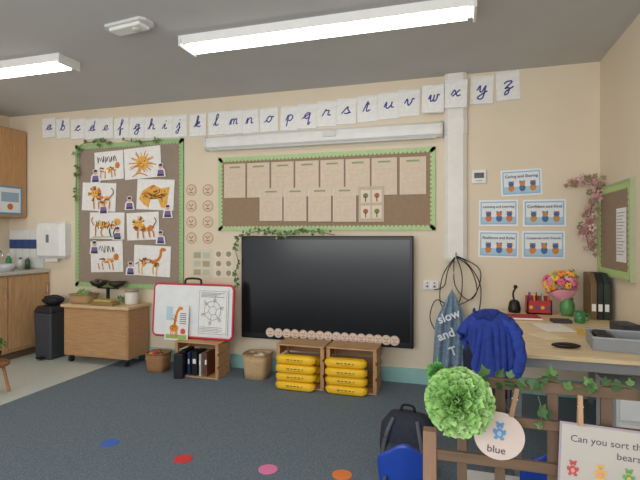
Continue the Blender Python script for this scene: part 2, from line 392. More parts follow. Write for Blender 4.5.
art((125.5,147.5,162,178.5),'sun',-3,A_+'sunburst lion face at the board top')
art((83.5,183,117,211),'mane',3,'tilted white painting of orange lion with ragged mane')
art((138,179.5,175,210),'blob',3,A_+'bear-like animal with brown scribbles')
art((91,212.5,125.5,239),'stripe',1,A_+'tiger with black stripes')
art((128,212.5,160,240),'mane',-2,A_+'shaggy lion standing')
art((92,241,124,272),'write',-2,A_+'animal under black letters')
art((135,245.5,171.5,276),'giraffe',2,A_+'spotted giraffe with thin legs')
PC=[M((120,100,160),.6),M((222,180,150),.6),M((60,60,84),.6),M((238,236,236),.6)]
for i,(x,y) in enumerate([(97,176),(162,170),(105,207),(131,203),(169,211),(119,233),(162,237),(132,268),(96,247)]):
    cx,cz,w,h=WR(x-5,y-7,x+5,y+7)
    b=B();b.poly([(-w*.5,-h*.5),(w*.5,-h*.5),(w*.42,0),(w*.2,h*.15),(w*.28,h*.4),(0,h*.5),(-w*.28,h*.4),(-w*.2,h*.15),(-w*.42,0)],3)
    b.poly([(-w*.36,-h*.45),(w*.36,-h*.45),(w*.26,0),(-w*.26,0)],0);b.disc(0,h*.22,w*.2,mi=1);b.disc(0,h*.34,w*.2,h*.09,mi=2);b.rect(-w*.3,-h*.45,w*.3,-h*.3,2)
    b.make('photo_cutout',PC,loc=(cx,D-.0265,cz),label='small photo cut-out of a child in a purple top',cat='photo cut-out',group='photo cut-outs on the tall board')
# wooden discs on the wall
DM=[M((230,206,178),.6,'paper'),M((140,96,66),.6),M((176,138,110),.6)]
DP=[M((236,212,194),.6,'paper'),M((150,104,84),.6),M((200,166,146),.6)]
def wdisc(cx,y,cz,r,lab,grp,mats=DM,t=.005):
    b=B();b.cyl((0,0,0),(0,-t,0),r,n=22,mi=0);b.y=-t-.0005
    b.disc(0,0,r*.88,mi=2,n=20);b.disc(0,0,r*.78,mi=0,n=20);b.disc(-r*.28,r*.2,r*.13,mi=1,n=8);b.disc(r*.28,r*.2,r*.13,mi=1,n=8);b.disc(0,-r*.05,r*.16,mi=2,n=10);b.rect(-r*.35,-r*.5,r*.35,-r*.36,1)
    return b.make('wooden_disc',mats,loc=(cx,y,cz),label=lab,cat='wooden disc',group=grp)
for y in(190,206,222,238):
    for x in(191.5,208):
        p=onY(x,y);wdisc(p.x,D-.001,p.z,.072,'round pale wood slice picture stuck on wall','round pictures beside the board')
o,w,h=card('poster',(192,249.5,212,278),M((222,214,192),.6),'small pale poster with muted pictures','poster',off=0)
b=B()
for i in range(3):
    b.rect(-w*.4,h*(.3-.3*i)-h*.1,-w*.05,h*(.3-.3*i)+h*.1,i%2);b.rect(w*.05,h*(.3-.3*i)-h*.1,w*.4,h*(.3-.3*i)+h*.1,(i+1)%2)
b.make('printed_pictures',[M((180,170,140),.6),M((196,202,176),.6)],o,loc=(0,-.002,0))
for i in range(3):
    for j in range(2):
        x=214.5+j*10;y=250+i*9.5
        o,w,h=card('picture_card',(x,y,x+8.5,y+8.2),M((234,224,204),.6),'tiny square picture card on wall','picture card','tiny picture cards on wall',off=0)
        b=B();b.disc(0,0,w*.3,mi=0);b.make('drawing',M((160,150,130),.6),o,loc=(0,-.002,0))
# ------------------------------------------------------------ interactive screen
cx,cz,w,h=WR(241.5,236.0,413.5,343.0,D-.1)
TY=D-.1
e=empty('interactive_screen',(cx,TY,cz),label='large black wall-mounted interactive touch screen',cat='television')
B().box((0,.02,0),(w,.06,h)).make('bezel',M((12,12,14),.35),e,bevel=.012)
B().box((0,-.012,.012),(w-.07,.004,h-.10)).make('screen',M((10,14,18),.2),e)
B().box((0,.074,0),(w*.5,.048,h*.5)).make('wall_bracket',BLACK,e)
b=B();b.box((w*.3,-.011,-h/2+.02),(.12,.004,.012));b.make('control_strip',M((70,72,76),.4),e)
for i in range(16):
    px=270+i*8.3;py=332.5+i*.55
    p=onY(px,py,TY-.02);wdisc(p.x,TY-.0145-(.0045 if i%2 else 0),p.z,.05,'small round beige name disc stuck on screen edge','name discs along the screen edge',DP,.0018)
# ------------------------------------------------------------ ivy
def leafpts(s): return [(0,0),(.35*s,.12*s),(.5*s,.5*s),(.22*s,.6*s),(0,1.05*s),(-.22*s,.6*s),(-.5*s,.5*s),(-.35*s,.12*s)]
def ivy(path,n,s,spread,lab,mat=None,stem=.004,face=(0,-1,0)):
    c=Vector(path[0]);P=[p-c for p in cat(path,8)]
    e=empty('ivy_garland',c,label=lab,cat='ivy garland')
    B().tube(P,stem,n=5,sm=False).make('stem',M((90,100,60),.7),e)
    b=B();fq=Vector(face)
    for i in range(n):
        k=random.random()*(len(P)-1);i0=int(k);p=P[i0].lerp(P[min(i0+1,len(P)-1)],k-i0)
        p=p+Vector((random.uniform(-spread,spread),random.uniform(-spread*.4,spread*.1),random.uniform(-spread,spread)))
        ss=s*random.uniform(.7,1.25)
        nr=(fq+Vector((random.uniform(-.6,.6),random.uniform(-.2,.2),random.uniform(-.5,.7)))).normalized()
        q=nr.to_track_quat('Z','Y');a=random.random()*6.28
        vs=[]
        for x,y in leafpts(ss):
            v=Vector((x*math.cos(a)-y*math.sin(a),x*math.sin(a)+y*math.cos(a),abs(x)*.35))
            vs.append(p+q@v)
        b.add(vs,[(0,1,2,3,4),(0,4,5,6,7)],random.choice([0,0,1]))
    b.make('leaves',[LEAF,LEAF2] if not mat else mat,e)
P=lambda x,y,Y: tuple(onY(x,y,Y))
ivy([P(241,236,4.58),P(262,231,4.58),P(285,235,4.58),P(308,231,4.58),P(335,235,4.58)],58,.042,.026,'green artificial ivy draped over top of the screen')
ivy([P(240,234,4.6),P(235,246,4.62),P(238,262,4.62),P(235,276,4.62),P(238,288,4.62)],24,.042,.02,'ivy trailing down beside the screen')
ivy([P(76,200,4.7),P(77,170,4.7),P(80,146,4.7),P(100,142,4.7),P(110,143,4.7)],38,.05,.022,'green ivy around corner of the tall board')
ivy([P(122,140,4.7),P(140,142,4.7),P(160,140,4.7)],11,.045,.015,'thin ivy sprig along the board top')
# ------------------------------------------------------------ kitchenette
e=empty('base_cabinet',(-5.41,3.6,0),label='wood-effect kitchen base cabinet beside the sink wall',cat='cabinet')
CW=M((200,158,114),.5,'woodv')
B().box((0,0,.56),(.64,2.3,.92)).make('carcass',CW,e)
B().box((-.02,0,.055),(.58,2.28,.1)).make('plinth',M((110,88,66),.6),e)
for i in range(4):
    d=B().box((.33,-.86+i*.575,.57),(.02,.56,.86)).make('door',CW,e,bevel=.003)
    B().tube([(.342,-.62+i*.575,.88),(.365,-.62+i*.575,.88),(.365,-.62+i*.575,.76),(.342,-.62+i*.575,.76)],.005,sm=False).make('handle',METAL,d)
B().box((0,0,0),(.7,2.32,.035)).make('worktop',M((200,197,190),.4,'paper'),loc=(-5.4,3.595,1.04),label='pale grey laminate kitchen worktop',cat='worktop',bevel=.006)
e=empty('tap',(-5.5,4.35,1.058),label='chrome kitchen mixer tap on the worktop',cat='tap')
b=B();b.cyl((0,0,0),(0,0,.05),.022);b.tube([(0,0,.04),(0,0,.2),(.05,0,.25),(.12,0,.22),(.13,0,.17)],.011);b.make('spout',METAL,e,smooth=True)
B().tube([(0,.02,.05),(0,.07,.07)],.008,sm=False).make('lever',METAL,e)
def bottle(x,y,z,r,h,c,cc,lab):
    e=empty('bottle',(x,y,z),label=lab,cat='bottle')
    B().lathe((0,0,0),[(r,0),(r,h*.65),(r*.4,h*.8),(r*.4,h*.86)],18).make('body',M(c,.3),e,smooth=True)
    B().lathe((0,0,h*.86),[(r*.5,0),(r*.5,h*.14)],14).make('cap',M(cc,.4),e)
bottle(-5.6,4.62,1.058,.035,.2,(70,150,90),(240,240,240),'green washing-up liquid bottle')
bottle(-5.45,4.66,1.058,.03,.15,(230,230,225),(60,60,60),'small white pump bottle on the worktop')
bottle(-5.33,4.66,1.058,.032,.17,(60,90,60),(220,220,220),'dark green bottle on the worktop')
b=B();b.lathe((0,0,0),[(.1,0),(.13,.05),(.14,.09),(.132,.09),(.12,.05),(.09,.01)],22,sy=.8)
b.make('bowl',M((200,202,205),.35),loc=(-5.28,4.3,1.058),label='light grey washing bowl on the worktop',cat='bowl',smooth=True)
e=empty('wall_cabinet',(-5.6,3.99,2.29),label='wood-effect wall cupboard above the sink',cat='cabinet')
B().box((0,0,0),(.29,1.5,1.14)).make('carcass',M((186,140,94),.5,'woodv'),e)
for i in range(3): B().box((.155,-.5+i*.5,0),(.018,.49,1.12)).make('door',M((192,146,100),.5,'woodv'),e,bevel=.003)
e=B().box((0,0,0),(.34,.006,.36)).make('sign',M((92,150,190),.5),loc=(-5.432,4.5,1.94),rot=(0,0,math.pi/2),label='blue bordered picture sign on wall cupboard door',cat='sign')
b=B();b.rect(-.145,-.155,.145,.155,0);b.rect(-.12,-.02,.12,.1,1);b.disc(0,-.08,.04,mi=2);b.make('printed_picture',[M((225,230,232),.6),M((150,176,196),.6),M((200,110,60),.6)],e,loc=(0,-.0035,0))
e=empty('tile_splashback',(-5.45,D-.001,1.32),label='white tiled splashback with a row of blue tiles',cat='wall tiles')
B().box((0,-.004,0),(.58,.008,.5)).make('backing',M((212,216,212),.5),e)
b=B()
for i in range(5):
    for j in range(4): b.box((-.232+i*.116,-.011,-.19+j*.125),(.11,.006,.118),1 if j==2 else 0)
b.make('tiles',[M((232,234,230),.25),M((48,74,132),.25)],e)
cx,cz,w,h=WR(43,222,71.5,258)
e=empty('towel_dispenser',(cx,D,cz),label='white plastic paper towel dispenser on wall',cat='paper towel dispenser')
pr=[(-w/2,0),(-w/2,-.1),(-w*.38,-.15),(w*.38,-.15),(w/2,-.1),(w/2,0)]
B().loft([[(x*s,y*s2,z) for x,y in pr] for z,s,s2 in((-h/2,.86,.7),(-h*.42,1,.95),(h*.3,1,1),(h*.45,.95,.9),(h/2,.85,.7))]).make('cover',M((238,238,236),.3),e)
B().box((0,-.152,.02),(.04,.006,.1)).make('viewing_slot',M((120,125,130),.3),e)
B().box((0,-.09,-h/2-.015),(.2,.002,.05)).make('paper_towel',PAPER,e)
# bin
e=empty('pedal_bin',(-4.76,4.52,.004),label='tall dark grey plastic pedal bin with swing lid',cat='bin')
B().box((0,0,.28),(.24,.3,.56),taper=1.12).make('body',M((64,68,74),.45),e,bevel=.02)
B().box((0,0,.6),(.28,.35,.08),taper=.8).make('lid',M((38,40,44),.4),e,bevel=.02)
B().box((0,-.19,.03),(.08,.05,.02)).make('pedal',BLACK,e)
B().sph((0,0,.06),(.13,.12,.06),jit=.008).make('bag',M((28,28,30),.7),loc=(-4.76,4.52,.642),label='crumpled black bag lying on the bin lid',cat='bag')
# ------------------------------------------------------------ wooden storage unit
TX0,TX1=-4.44,-3.54;tw=TX1-TX0
e=empty('storage_unit',((TX0+TX1)/2,4.545,0),label='low wood-effect storage unit on castors',cat='storage unit')
B().box((0,0,.37),(tw,.36,.56)).make('body',M((190,146,104),.5,'wood'),e,bevel=.004)
B().box((0,-.01,.672),(tw+.05,.4,.035)).make('top',M((218,190,148),.45,'wood'),e,bevel=.006)
for sx in(-1,1):
    for sy in(-1,1):
        c=B();c.cyl((sx*(tw/2-.06)-.015,sy*.13,.042),(sx*(tw/2-.06)+.015,sy*.13,.042),.038);c.box((sx*(tw/2-.06),sy*.13,.08),(.05,.05,.02));c.make('caster',M((50,50,52),.4),e)
B().box((0,-.184,.37),(tw-.03,.01,.53)).make('front_panel',M((192,148,106),.5,'wood'),e,bevel=.003)
ZT=.692
def basket(name,x,y,z,w,d,h,lab,col=(200,164,118),n=28,rot=0):
    e=empty(name,(x,y,z),rot=(0,0,rot),label=lab,cat='basket')
    def ring(s,zz):
        return [(math.copysign(abs(math.cos(a))**.5,math.cos(a))*w/2*s,math.copysign(abs(math.sin(a))**.5,math.sin(a))*d/2*s,zz) for a in [2*math.pi*i/n for i in range(n)]]
    b=B();b.loft([ring(.01,0),ring(.86,0),ring(.9,h*.3),ring(.97,h*.7),ring(1,h),ring(.94,h),ring(.9,h*.6),ring(.82,.02),ring(.01,.02)],caps=False)
    b.make('woven_body',M(col,.8,'wicker'),e,smooth=True)
    B().tube(ring(1,h)[::2],.009,n=6,closed=True).make('rim',M([c*.85 for c in col],.8,'wicker'),e,smooth=True)
    return e
basket('wicker_basket',-4.28,4.5,ZT,.3,.22,.1,'shallow wicker basket with green leaves on unit')
def leafpile(n,sx,sy,sz,s,mats,loc,lab):
    b=B()
    for i in range(n):
        p=Vector((random.uniform(-sx,sx),random.uniform(-sy,sy),random.uniform(.0,sz)));a=random.random()*6
        b.add([p+Vector((x*math.cos(a)-y*.4*math.sin(a),x*math.sin(a),y)) for x,y in leafpts(s)],[(0,1,2,3,4),(0,4,5,6,7)],random.choice([0,1]))
    b.make('artificial_leaves',mats,loc=loc,label=lab,cat='leaves',kind='stuff')
leafpile(34,.1,.07,.09,.055,[LEAF2,M((150,190,110),.6)],(-4.28,4.5,ZT+.03),'pile of green artificial leaves in basket')
leafpile(20,.045,.05,.05,.05,[LEAF,LEAF2],(-3.8,4.62,ZT),'loose green leaves between the scales and tin')
e=empty('balance_scale',(-4.02,4.6,ZT),label='black balance scales with a wide bowl',cat='balance scales')
b=B();b.lathe((0,0,0),[(.09,0),(.085,.02),(.02,.035),(.02,.17)],20);b.make('stand',BLACK,e,smooth=True)
b=B();b.box((0,0,.17),(.3,.02,.015));b.make('beam',BLACK,e)
for sx in(-1,1):
    b=B();b.lathe((sx*.13,0,.18),[(.03,0),(.08,.025),(.11,.07),(.1,.07),(.07,.03),(.02,.012)],22);b.make('pan',M((44,34,30),.4),e,smooth=True)
b=B()
for i in range(12):
    b.sph((random.uniform(-.05,.05),random.uniform(-.05,.05),random.uniform(0,.03)),.02,mi=i%2,n=8,m=5)
b.make('pebbles',[M((84,60,44),.6),M((110,100,90),.6)],loc=(-4.15,4.6,ZT+.235),label='brown pebbles heaped in the scale pan',cat='pebbles',kind='stuff')
e=empty('tin',(-3.65,4.56,ZT),label='white round tin with lid on unit',cat='tin')
b=B();b.lathe((0,0,0),[(.07,0),(.075,.01),(.075,.14),(.07,.145)],24);b.make('body',M((225,222,212),.4),e,smooth=True)
b=B();b.lathe((0,0,.145),[(.078,0),(.078,.03),(.07,.035)],24);b.make('lid',M((160,150,132),.4),e,smooth=True)
B().box((0,0,.02),(.3,.13,.04)).make('book',M((150,120,80),.6),loc=(-3.9,4.42,ZT),label='brown cover book lying flat on unit',cat='book',bevel=.003)
B().box((0,0,.012),(.24,.12,.02)).make('book',M((190,176,96),.6),loc=(-3.9,4.42,ZT+.04),label='thin yellow-green book on top of another',cat='book',bevel=.003)
# ------------------------------------------------------------ crates
def crate(x,y,w,d,h,lab,rz=0):
    e=empty('wooden_crate',(x,y,0),rot=(0,0,rz),label=lab,cat='wooden crate')
    t=.012
    b=B()
    for k in range(3): b.box((0,-d/2+d*(k+.5)/3,t/2),(w,d/3-.012,t))
    b.make('base',PINE,e)
    b=B()
    for k in range(3): b.box((0,-d/2+d*(k+.5)/3,h-t/2),(w,d/3-.012,t))
    b.make('top',PINE,e)
    b=B()
    for k in range(3): b.box((0,d/2-t/2,h*(k+.5)/3),(w-.01,t,h/3-.02))
    b.make('back',M((160,118,80),.6,'wood'),e)
    for sx in(-1,1):
        b=B()
        for k in range(3): b.box((sx*(w/2-t/2),0,h*(k+.5)/3),(t,d-.026,h/3-.02-(.02 if k!=1 else 0)))
        for sy in(-1,1): b.box((sx*(w/2-t-.012),sy*(d/2-.024),h/2),(.024,.024,h-.026))
        b.make('side',M((190,146,102),.6,'woodv'),e)
    return e
crate(-2.63,4.42,.52,.28,.37,'slatted pine crate on side holding books under whiteboard')
crate(-1.475,4.42,.49,.3,.42,'pine crate on its side stacked with yellow packs')
crate(-.965,4.44,.49,.3,.42,'pine crate on its side filled with yellow packs')
def pack(x,y,z,l=.40,r=.041):
    b=B();R=[];N_=12
    for k in range(N_+1):
        u=-1+2*k/N_;xx=u*l/2;s=(max(0,1-abs(u)**10))**.5*.5+.5
        R.append([(xx,math.copysign(abs(math.cos(a))**.6,math.cos(a))*r*1.35*s,math.copysign(abs(math.sin(a))**.6,math.sin(a))*r*s) for a in[2*math.pi*i/24 for i in range(24)]])
    b.loft(R,0)
    e=b.make('yellow_pack',YELLOW,loc=(x,y,z),rot=(0,0,random.uniform(-.03,.03)),label='soft yellow plastic-wrapped roll pack with dark printing',cat='pack',group='yellow packs in crates',smooth=True)
    b=B()
    for i,wl in enumerate((.035,.02,.03,.025,.015)):
        x0=-l*.16+i*.036;b.box((x0,-r*1.355,.006),(wl*.85,.002,.009))
    b.make('printing',M((92,74,26),.5),e)
    b=B();b.box((l*.0,-r*1.355,-.01),(l*.4,.002,.0035));b.make('printed_line',M((150,120,34),.5),e)
for cx_,cy_ in((-1.495,4.23),(-1.0,4.25)):
    for k in range(4):
        pack(cx_+random.uniform(-.008,.008),cy_+[0,.008,-.004,.008][k],.0415+k*.083)
for k in range(3): pack(-1.475,4.45,.058+k*.087,.36)
for k,(c,th,hh) in enumerate([((24,24,28),.05,.26),((40,60,100),.03,.24),((26,26,30),.06,.25),((200,196,186),.02,.23),((110,60,40),.03,.25)]):
    x=-2.8+k*.068
    e=B().box((0,0,hh/2),(th,.18,hh)).make('book',M(c,.5),loc=(x,4.4,.013),label=['black ring binder standing in crate','dark blue book standing in crate','thick black folder standing in crate','thin white book standing in crate','brown book standing in crate'][k],cat='book',group='books in the crate')
    B().box((0,-.0905,hh*.6),(th*.6,.002,.05)).make('spine_label',PAPER,e)
B().box((0,0,.13),(.1,.07,.26)).make('box',M((20,20,24),.5),loc=(-2.79,4.225,0),rot=(0,0,.2),label='dark box standing on carpet against crate',cat='box',bevel=.008)
basket('wicker_basket',-3.17,4.4,0,.24,.22,.2,'small round brown wicker basket on carpet',(176,130,90))
basket('wicker_basket',-2.02,4.5,0,.28,.26,.25,'pale wicker basket standing by crates',(214,180,136))
b=B()
for i in range(14): b.sph((random.uniform(-.06,.06),random.uniform(-.06,.06),random.uniform(0,.04)),(.03,.02,.02),mi=i%3,n=8,m=5)
b.make('craft_bits',[M((190,80,50),.8),M((210,160,70),.8),M((120,60,50),.8)],loc=(-3.17,4.4,.17),label='jumble of orange and brown bits in basket',cat='craft bits',kind='stuff')
b=B()
for i in range(12): b.sph((random.uniform(-.08,.08),random.uniform(-.07,.07),random.uniform(0,.05)),(.04,.03,.02),mi=i%2,n=8,m=5)
b.make('craft_bits',[M((220,208,190),.8),M((180,150,110),.8)],loc=(-2.02,4.5,.2),label='cream and tan scraps heaped in basket',cat='craft bits',kind='stuff')
# ------------------------------------------------------------ tabletop whiteboard
tl=math.radians(-4);WBL=(-2.77,4.42,.388)
wb=empty('tabletop_whiteboard',WBL,rot=(tl,0,0),label='red-framed tabletop whiteboard standing above a crate',cat='whiteboard')
def rrect(w,h,r,y,cz):
    out=[]
    for qx,qz,a0 in((1,1,0),(-1,1,90),(-1,-1,180),(1,-1,270)):
        for k in range(5):
            a=math.radians(a0+k*22.5);out.append((qx*(w/2-r)+r*math.cos(a),y,cz+qz*(h/2-r)+r*math.sin(a)))
    return out
bw,bh=.98,.57
B().loft([rrect(bw,bh,.05,0,bh/2),rrect(bw,bh,.05,.025,bh/2)]).make('board',M((238,241,242),.3),wb)
B().tube(rrect(bw,bh,.05,.008,bh/2),.014,n=8,closed=True,sm=False).make('frame',M((206,56,72),.4),wb,smooth=True)
b=B();b.box((0,.1,bh*.45),(.5,.012,bh*.8),rot=(math.radians(18),0,0));b.make('rear_prop',M((196,36,48),.4),wb)
b=B();b.tube([(-.1,.0,bh+.0),(-.08,0,bh+.06),(.08,0,bh+.06),(.1,0,bh+.0)],.012);b.make('carry_handle',BLACK,wb)
def leanpaper(name,px,lab,mat,off):
    x,z,w,h=px
    m=Matrix.Translation(WBL)@Euler((tl,0,0)).to_matrix().to_4x4()
    p=m@Vector((x,-off,z))
    return B().box((0,0,0),(w,.002,h)).make(name,mat,loc=p,rot=(tl,0,0),label=lab,cat='paper sheet'),w,h
o,w,h=leanpaper('word_web_sheet',(.26,.28,.36,.49),'white laminated sheet with circle word web diagram',PAPER,.018)
b=B()
b.rect(-.165,-.23,.165,-.226);b.rect(-.165,.226,.165,.23);b.rect(-.167,-.23,-.163,.23);b.rect(.163,-.23,.167,.23)
b.stroke([(.1*math.cos(a),.02+.1*math.sin(a)) for a in[i*.524 for i in range(13)]],.005)
b.stroke([(.045*math.cos(a),.02+.045*math.sin(a)) for a in[i*.524 for i in range(13)]],.004)
for i in range(6):
    a=i*1.047+.3;b.stroke([(.045*math.cos(a),.02+.045*math.sin(a)),(.14*math.cos(a),.02+.16*math.sin(a))],.004,0,False)
    for k in range(3): b.rect(.115*math.cos(a)-.02,.02+.125*math.sin(a)-.012*k,.115*math.cos(a)+.02,.02+.125*math.sin(a)-.012*k+.004)
for i in range(4): b.rect(-.14,.205-i*.014,.14-.04*(i%3),.210-i*.014)
for i in range(4): b.rect(-.15,-.16-i*.016,.12-.04*(i%2),-.156-i*.016)
b.make('diagram',M((120,130,140),.6),o,loc=(0,-.0015,0))
o,w,h=leanpaper('animal_picture',(-.16,.155,.29,.38),'white sheet with colourful orange spotted long-necked animal drawing',PAPER,.045)
b=B();b.rect(-.13,-.175,.13,-.13,3);b.rect(-.13,.02,-.05,.17,4);b.stroke([(.03,.15),(.0,.1),(-.02,0),(-.03,-.05)],.03,0);b.disc(.045,.155,.03,.018,0);b.disc(-.03,-.06,.055,.038,0)
for x in(-.065,-.04,-.01,.01): b.stroke([(x,-.07),(x,-.16)],.013,0,False)
for i in range(16): b.disc(random.uniform(-.06,0),random.uniform(-.08,.08),.006,mi=1,n=8)
for i in range(6): b.rect(.045,.10-i*.022,.12,.107-i*.022,2)
b.disc(.085,-.09,.03,mi=5)
b.make('drawing',[ORANGE,M((120,60,30),.6),M((90,90,110),.6),M((150,190,110),.6),M((190,216,230),.6),M((220,90,70),.6)],o,loc=(0,-.0015,0))
# ------------------------------------------------------------ wall right part
cx,cz,w,h=WR(472,170,486,183.5)
e=B().box((0,-.012,0),(w,.024,h)).make('thermostat',WHITE,loc=(cx,D-.0005,cz),label='small white wall thermostat with dark display',cat='thermostat',bevel=.004)
B().box((0,-.0255,.01),(w*.7,.003,h*.4)).make('display',M((60,66,70),.2),e)
B().box((0,-.0255,-h*.3),(w*.5,.003,h*.1)).make('button',M((190,190,190),.4),e)
PB=M((150,192,224),.55);
def poster(px,t,lab,tilt,c1):
    o,w,h=card('poster',px,M((244,246,248),.4),lab,'poster','blue behaviour posters',off=0,tilt=math.radians(tilt))
    b=B();b.rect(-w*.46,-h*.44,w*.46,h*.44,4);b.rect(-w*.43,-h*.39,w*.43,h*.39,0);b.rect(-w*.43,-h*.39,w*.43,-h*.15,1)
    for sx,ci in((-.25,2),(.02,3),(.28,2)):
        x=sx*w;b.disc(x,-h*.2,h*.11,h*.14,ci);b.disc(x,-h*.04,h*.1,mi=3 if ci==2 else 2);b.disc(x-h*.07,h*.04,h*.035,mi=ci,n=8);b.disc(x+h*.07,h*.04,h*.035,mi=ci,n=8)
    b.make('illustration',[M((236,242,246),.6),M((176,206,226),.6),M(c1,.6),M((70,110,160),.6),PB],o,loc=(0,-.002,0))
    text(t,h*.19,(30,40,80),o,0,h*.24,-.0085,bold=.0004,fit=w*.8)
poster((501,169.5,542,195.5),'Caring and Sharing','pale blue poster reading Caring and Sharing',-2,(214,140,60))
poster((479,200,518,226),'Listening and Learning','pale blue poster about listening and learning',0,(220,120,60))
poster((523,199.5,566,226.5),'Confident and Kind','pale blue poster about being confident',0,(200,150,80))
poster((478.5,231,518.5,257.5),'Resilience and Rules','pale blue poster about resilience',1,(220,130,50))
poster((522,231,565,258.5),'Cooperate with Friends','pale blue poster about cooperating with friends',0,(214,140,60))
p=onY(431,285);e=B().box((0,-.012,0),(.15,.024,.085)).make('power_socket',WHITE,loc=(p.x,D-.0005,p.z),label='white double wall power socket',cat='power socket',bevel=.004)
for sx in(-1,1):
    b=B();b.box((sx*.035,-.0255,0),(.05,.003,.07));b.make('socket_face',M((224,224,220),.4),e)
    b=B();b.box((sx*.035,-.028,-.012),(.022,.004,.018));b.make('socket_pins',M((90,90,92),.4),e)
    b=B();b.box((sx*.035,-.029,.024),(.012,.005,.016));b.make('switch',M((200,80,70),.4),e)
hk=onY(456,257)
e=empty('cable_hook',(hk.x,D,hk.z),label='black cable bundle hanging on a wall hook',cat='cables')
B().tube([(0,0,.02),(0,-.06,.02),(0,-.11,.03),(0,-.11,.05)],.006).make('hook',METAL,e)
def cable(pts): B().tube([tuple(onY(x,y,D-.085)-Vector((hk.x,D,hk.z))) for x,y in pts],.005,n=6).make('cable',M((22,22,26),.4),e,smooth=True)
cable([(456,257),(470,268),(477,290),(468,300),(455,285),(454,258)])
cable([(455,257),(443,275),(440,300),(448,312),(460,300),(462,275),(456,256)])
cable([(457,256),(480,270),(474,296),(452,306),(436,300),(430,318),(438,332),(445,322)])
cable([(455,258),(448,270),(444,286),(434,290)])
cable([(456,257),(466,262),(480,284),(479,312),(472,330)])
# hanging grey-blue cloth
p0=onY(452,289,4.62);e=empty('hanging_cloth',p0,label='grey-blue pointed cloth with white chalky words hanging below cables',cat='cloth')
b=B();R=[];rows=22;cols=26
for r in range(rows+1):
    t=r/rows;z=-t*.76;wd=.018+.125*min(1,t*2.6)**.75+.02*t
    R.append([(( -1+2*c/cols)*wd-.015*t,.026*math.sin(c*.85+t*2)*min(1,t*3),z+.06*abs(-1+2*c/cols)**1.5*(1-t)*-1+.02*math.sin(c*.6)*t) for c in range(cols+1)])
b.loft(R,caps=False,closed=False);o=b.make('fabric',M((130,152,172),.85,'cloth'),e,smooth=True)
sm=o.modifiers.new('solid','SOLIDIFY');sm.thickness=.004
for s_,x,z in(('slow',-.03,-.26),('and s',-.02,-.42),('T',.01,-.59)):
    text(s_,.115,(230,238,244),e,x,z,-.042,rotz=.4,bold=.003,name='lettering')
B().tube([(0,0,0),(0,.0,.08),(.02,.03,.17)],.003).make('cord',M((200,200,200),.6),e)
# ------------------------------------------------------------ right-wall board
e=empty('notice_board',(RX-.001,4.29,1.535),rot=(0,0,-math.pi/2),label='brown pinboard with bright green border on side wall',cat='notice board')
B().box((0,-.012,0),(.8,.024,.74)).make('backing',M((154,132,110),.8,'paper'),e)
b=B()
for c_,s_ in(((0,-.018,.375),(.82,.036,.018)),((0,-.018,-.375),(.82,.036,.018)),((-.4,-.018,0),(.018,.036,.74)),((.4,-.018,0),(.018,.036,.74))): b.box(c_,s_)
b.make('frame',M((176,186,146),.5),e)
b=B()
for c_,s_ in(((0,-.027,.352),(.78,.006,.03)),((0,-.027,-.352),(.78,.006,.03)),((-.377,-.027,0),(.03,.006,.7)),((.377,-.027,0),(.03,.006,.7))): b.box(c_,s_)
for i in range(15):
    for z in(-.334,.334): b.cyl((-.34+i*.0486,-.0241,z),(-.34+i*.0486,-.0301,z),.02,n=10)
for i in range(14):
    for x in(-.36,.36): b.cyl((x,-.0241,-.3+i*.046),(x,-.0301,-.3+i*.046),.02,n=10)
b.make('border_strip',M((184,212,136),.6),e)
o=B().box((0,0,0),(.22,.003,.42)).make('notice',PAPER,loc=(RX-.028,4.1,1.5),rot=(0,0,-math.pi/2),label='white printed notice pinned on board',cat='notice')
b=B()
for i in range(14): b.rect(-.09,.17-i*.025,.09-.03*(i%3),.176-i*.025)
b.make('print',M((150,150,156),.6),o,loc=(0,-.002,0))
# dried flower garland
g0=onY(588,180,4.6)
e=empty('flower_garland',g0,label='dusty pink dried flower garland hung in room corner',cat='flower garland')
path=[onY(x,y,4.6)-g0 for x,y in((573,182),(584,180),(597,183),(594,198),(590,214),(586,230),(589,248))]
B().tube(path,.005).make('stem',M((120,96,74),.8),e)
b=B();PP=cat(path,6)
for i in range(66):
    p=random.choice(PP)+Vector((random.uniform(-.05,.04),random.uniform(-.04,.02),random.uniform(-.03,.03)))
    mi=random.choice([0,0,1,2,3]);r=random.uniform(.013,.027);nv=Vector((random.uniform(-1,1),-1,random.uniform(-1,1))).to_track_quat('Z','Y')
    for k in range(5):
        a=k*1.257;c=p+nv@Vector((r*math.cos(a),r*math.sin(a),0));b.sph(c,(r*.6,r*.4,r*.6),mi,n=6,m=4)
for i in range(22):
    p=random.choice(PP)+Vector((random.uniform(-.06,.05),random.uniform(-.03,.01),random.uniform(-.04,.04)));a=random.random()*6.28
    b.add([p+Vector((x*math.cos(a)-y*math.sin(a),-.01*random.random(),x*math.sin(a)+y*math.cos(a))) for x,y in leafpts(.045)],[(0,1,2,3,4),(0,4,5,6,7)],2)
b.make('blossoms',[M((212,160,160),.8),M((184,132,134),.8),M((150,134,104),.8),M((224,196,188),.8)],e)
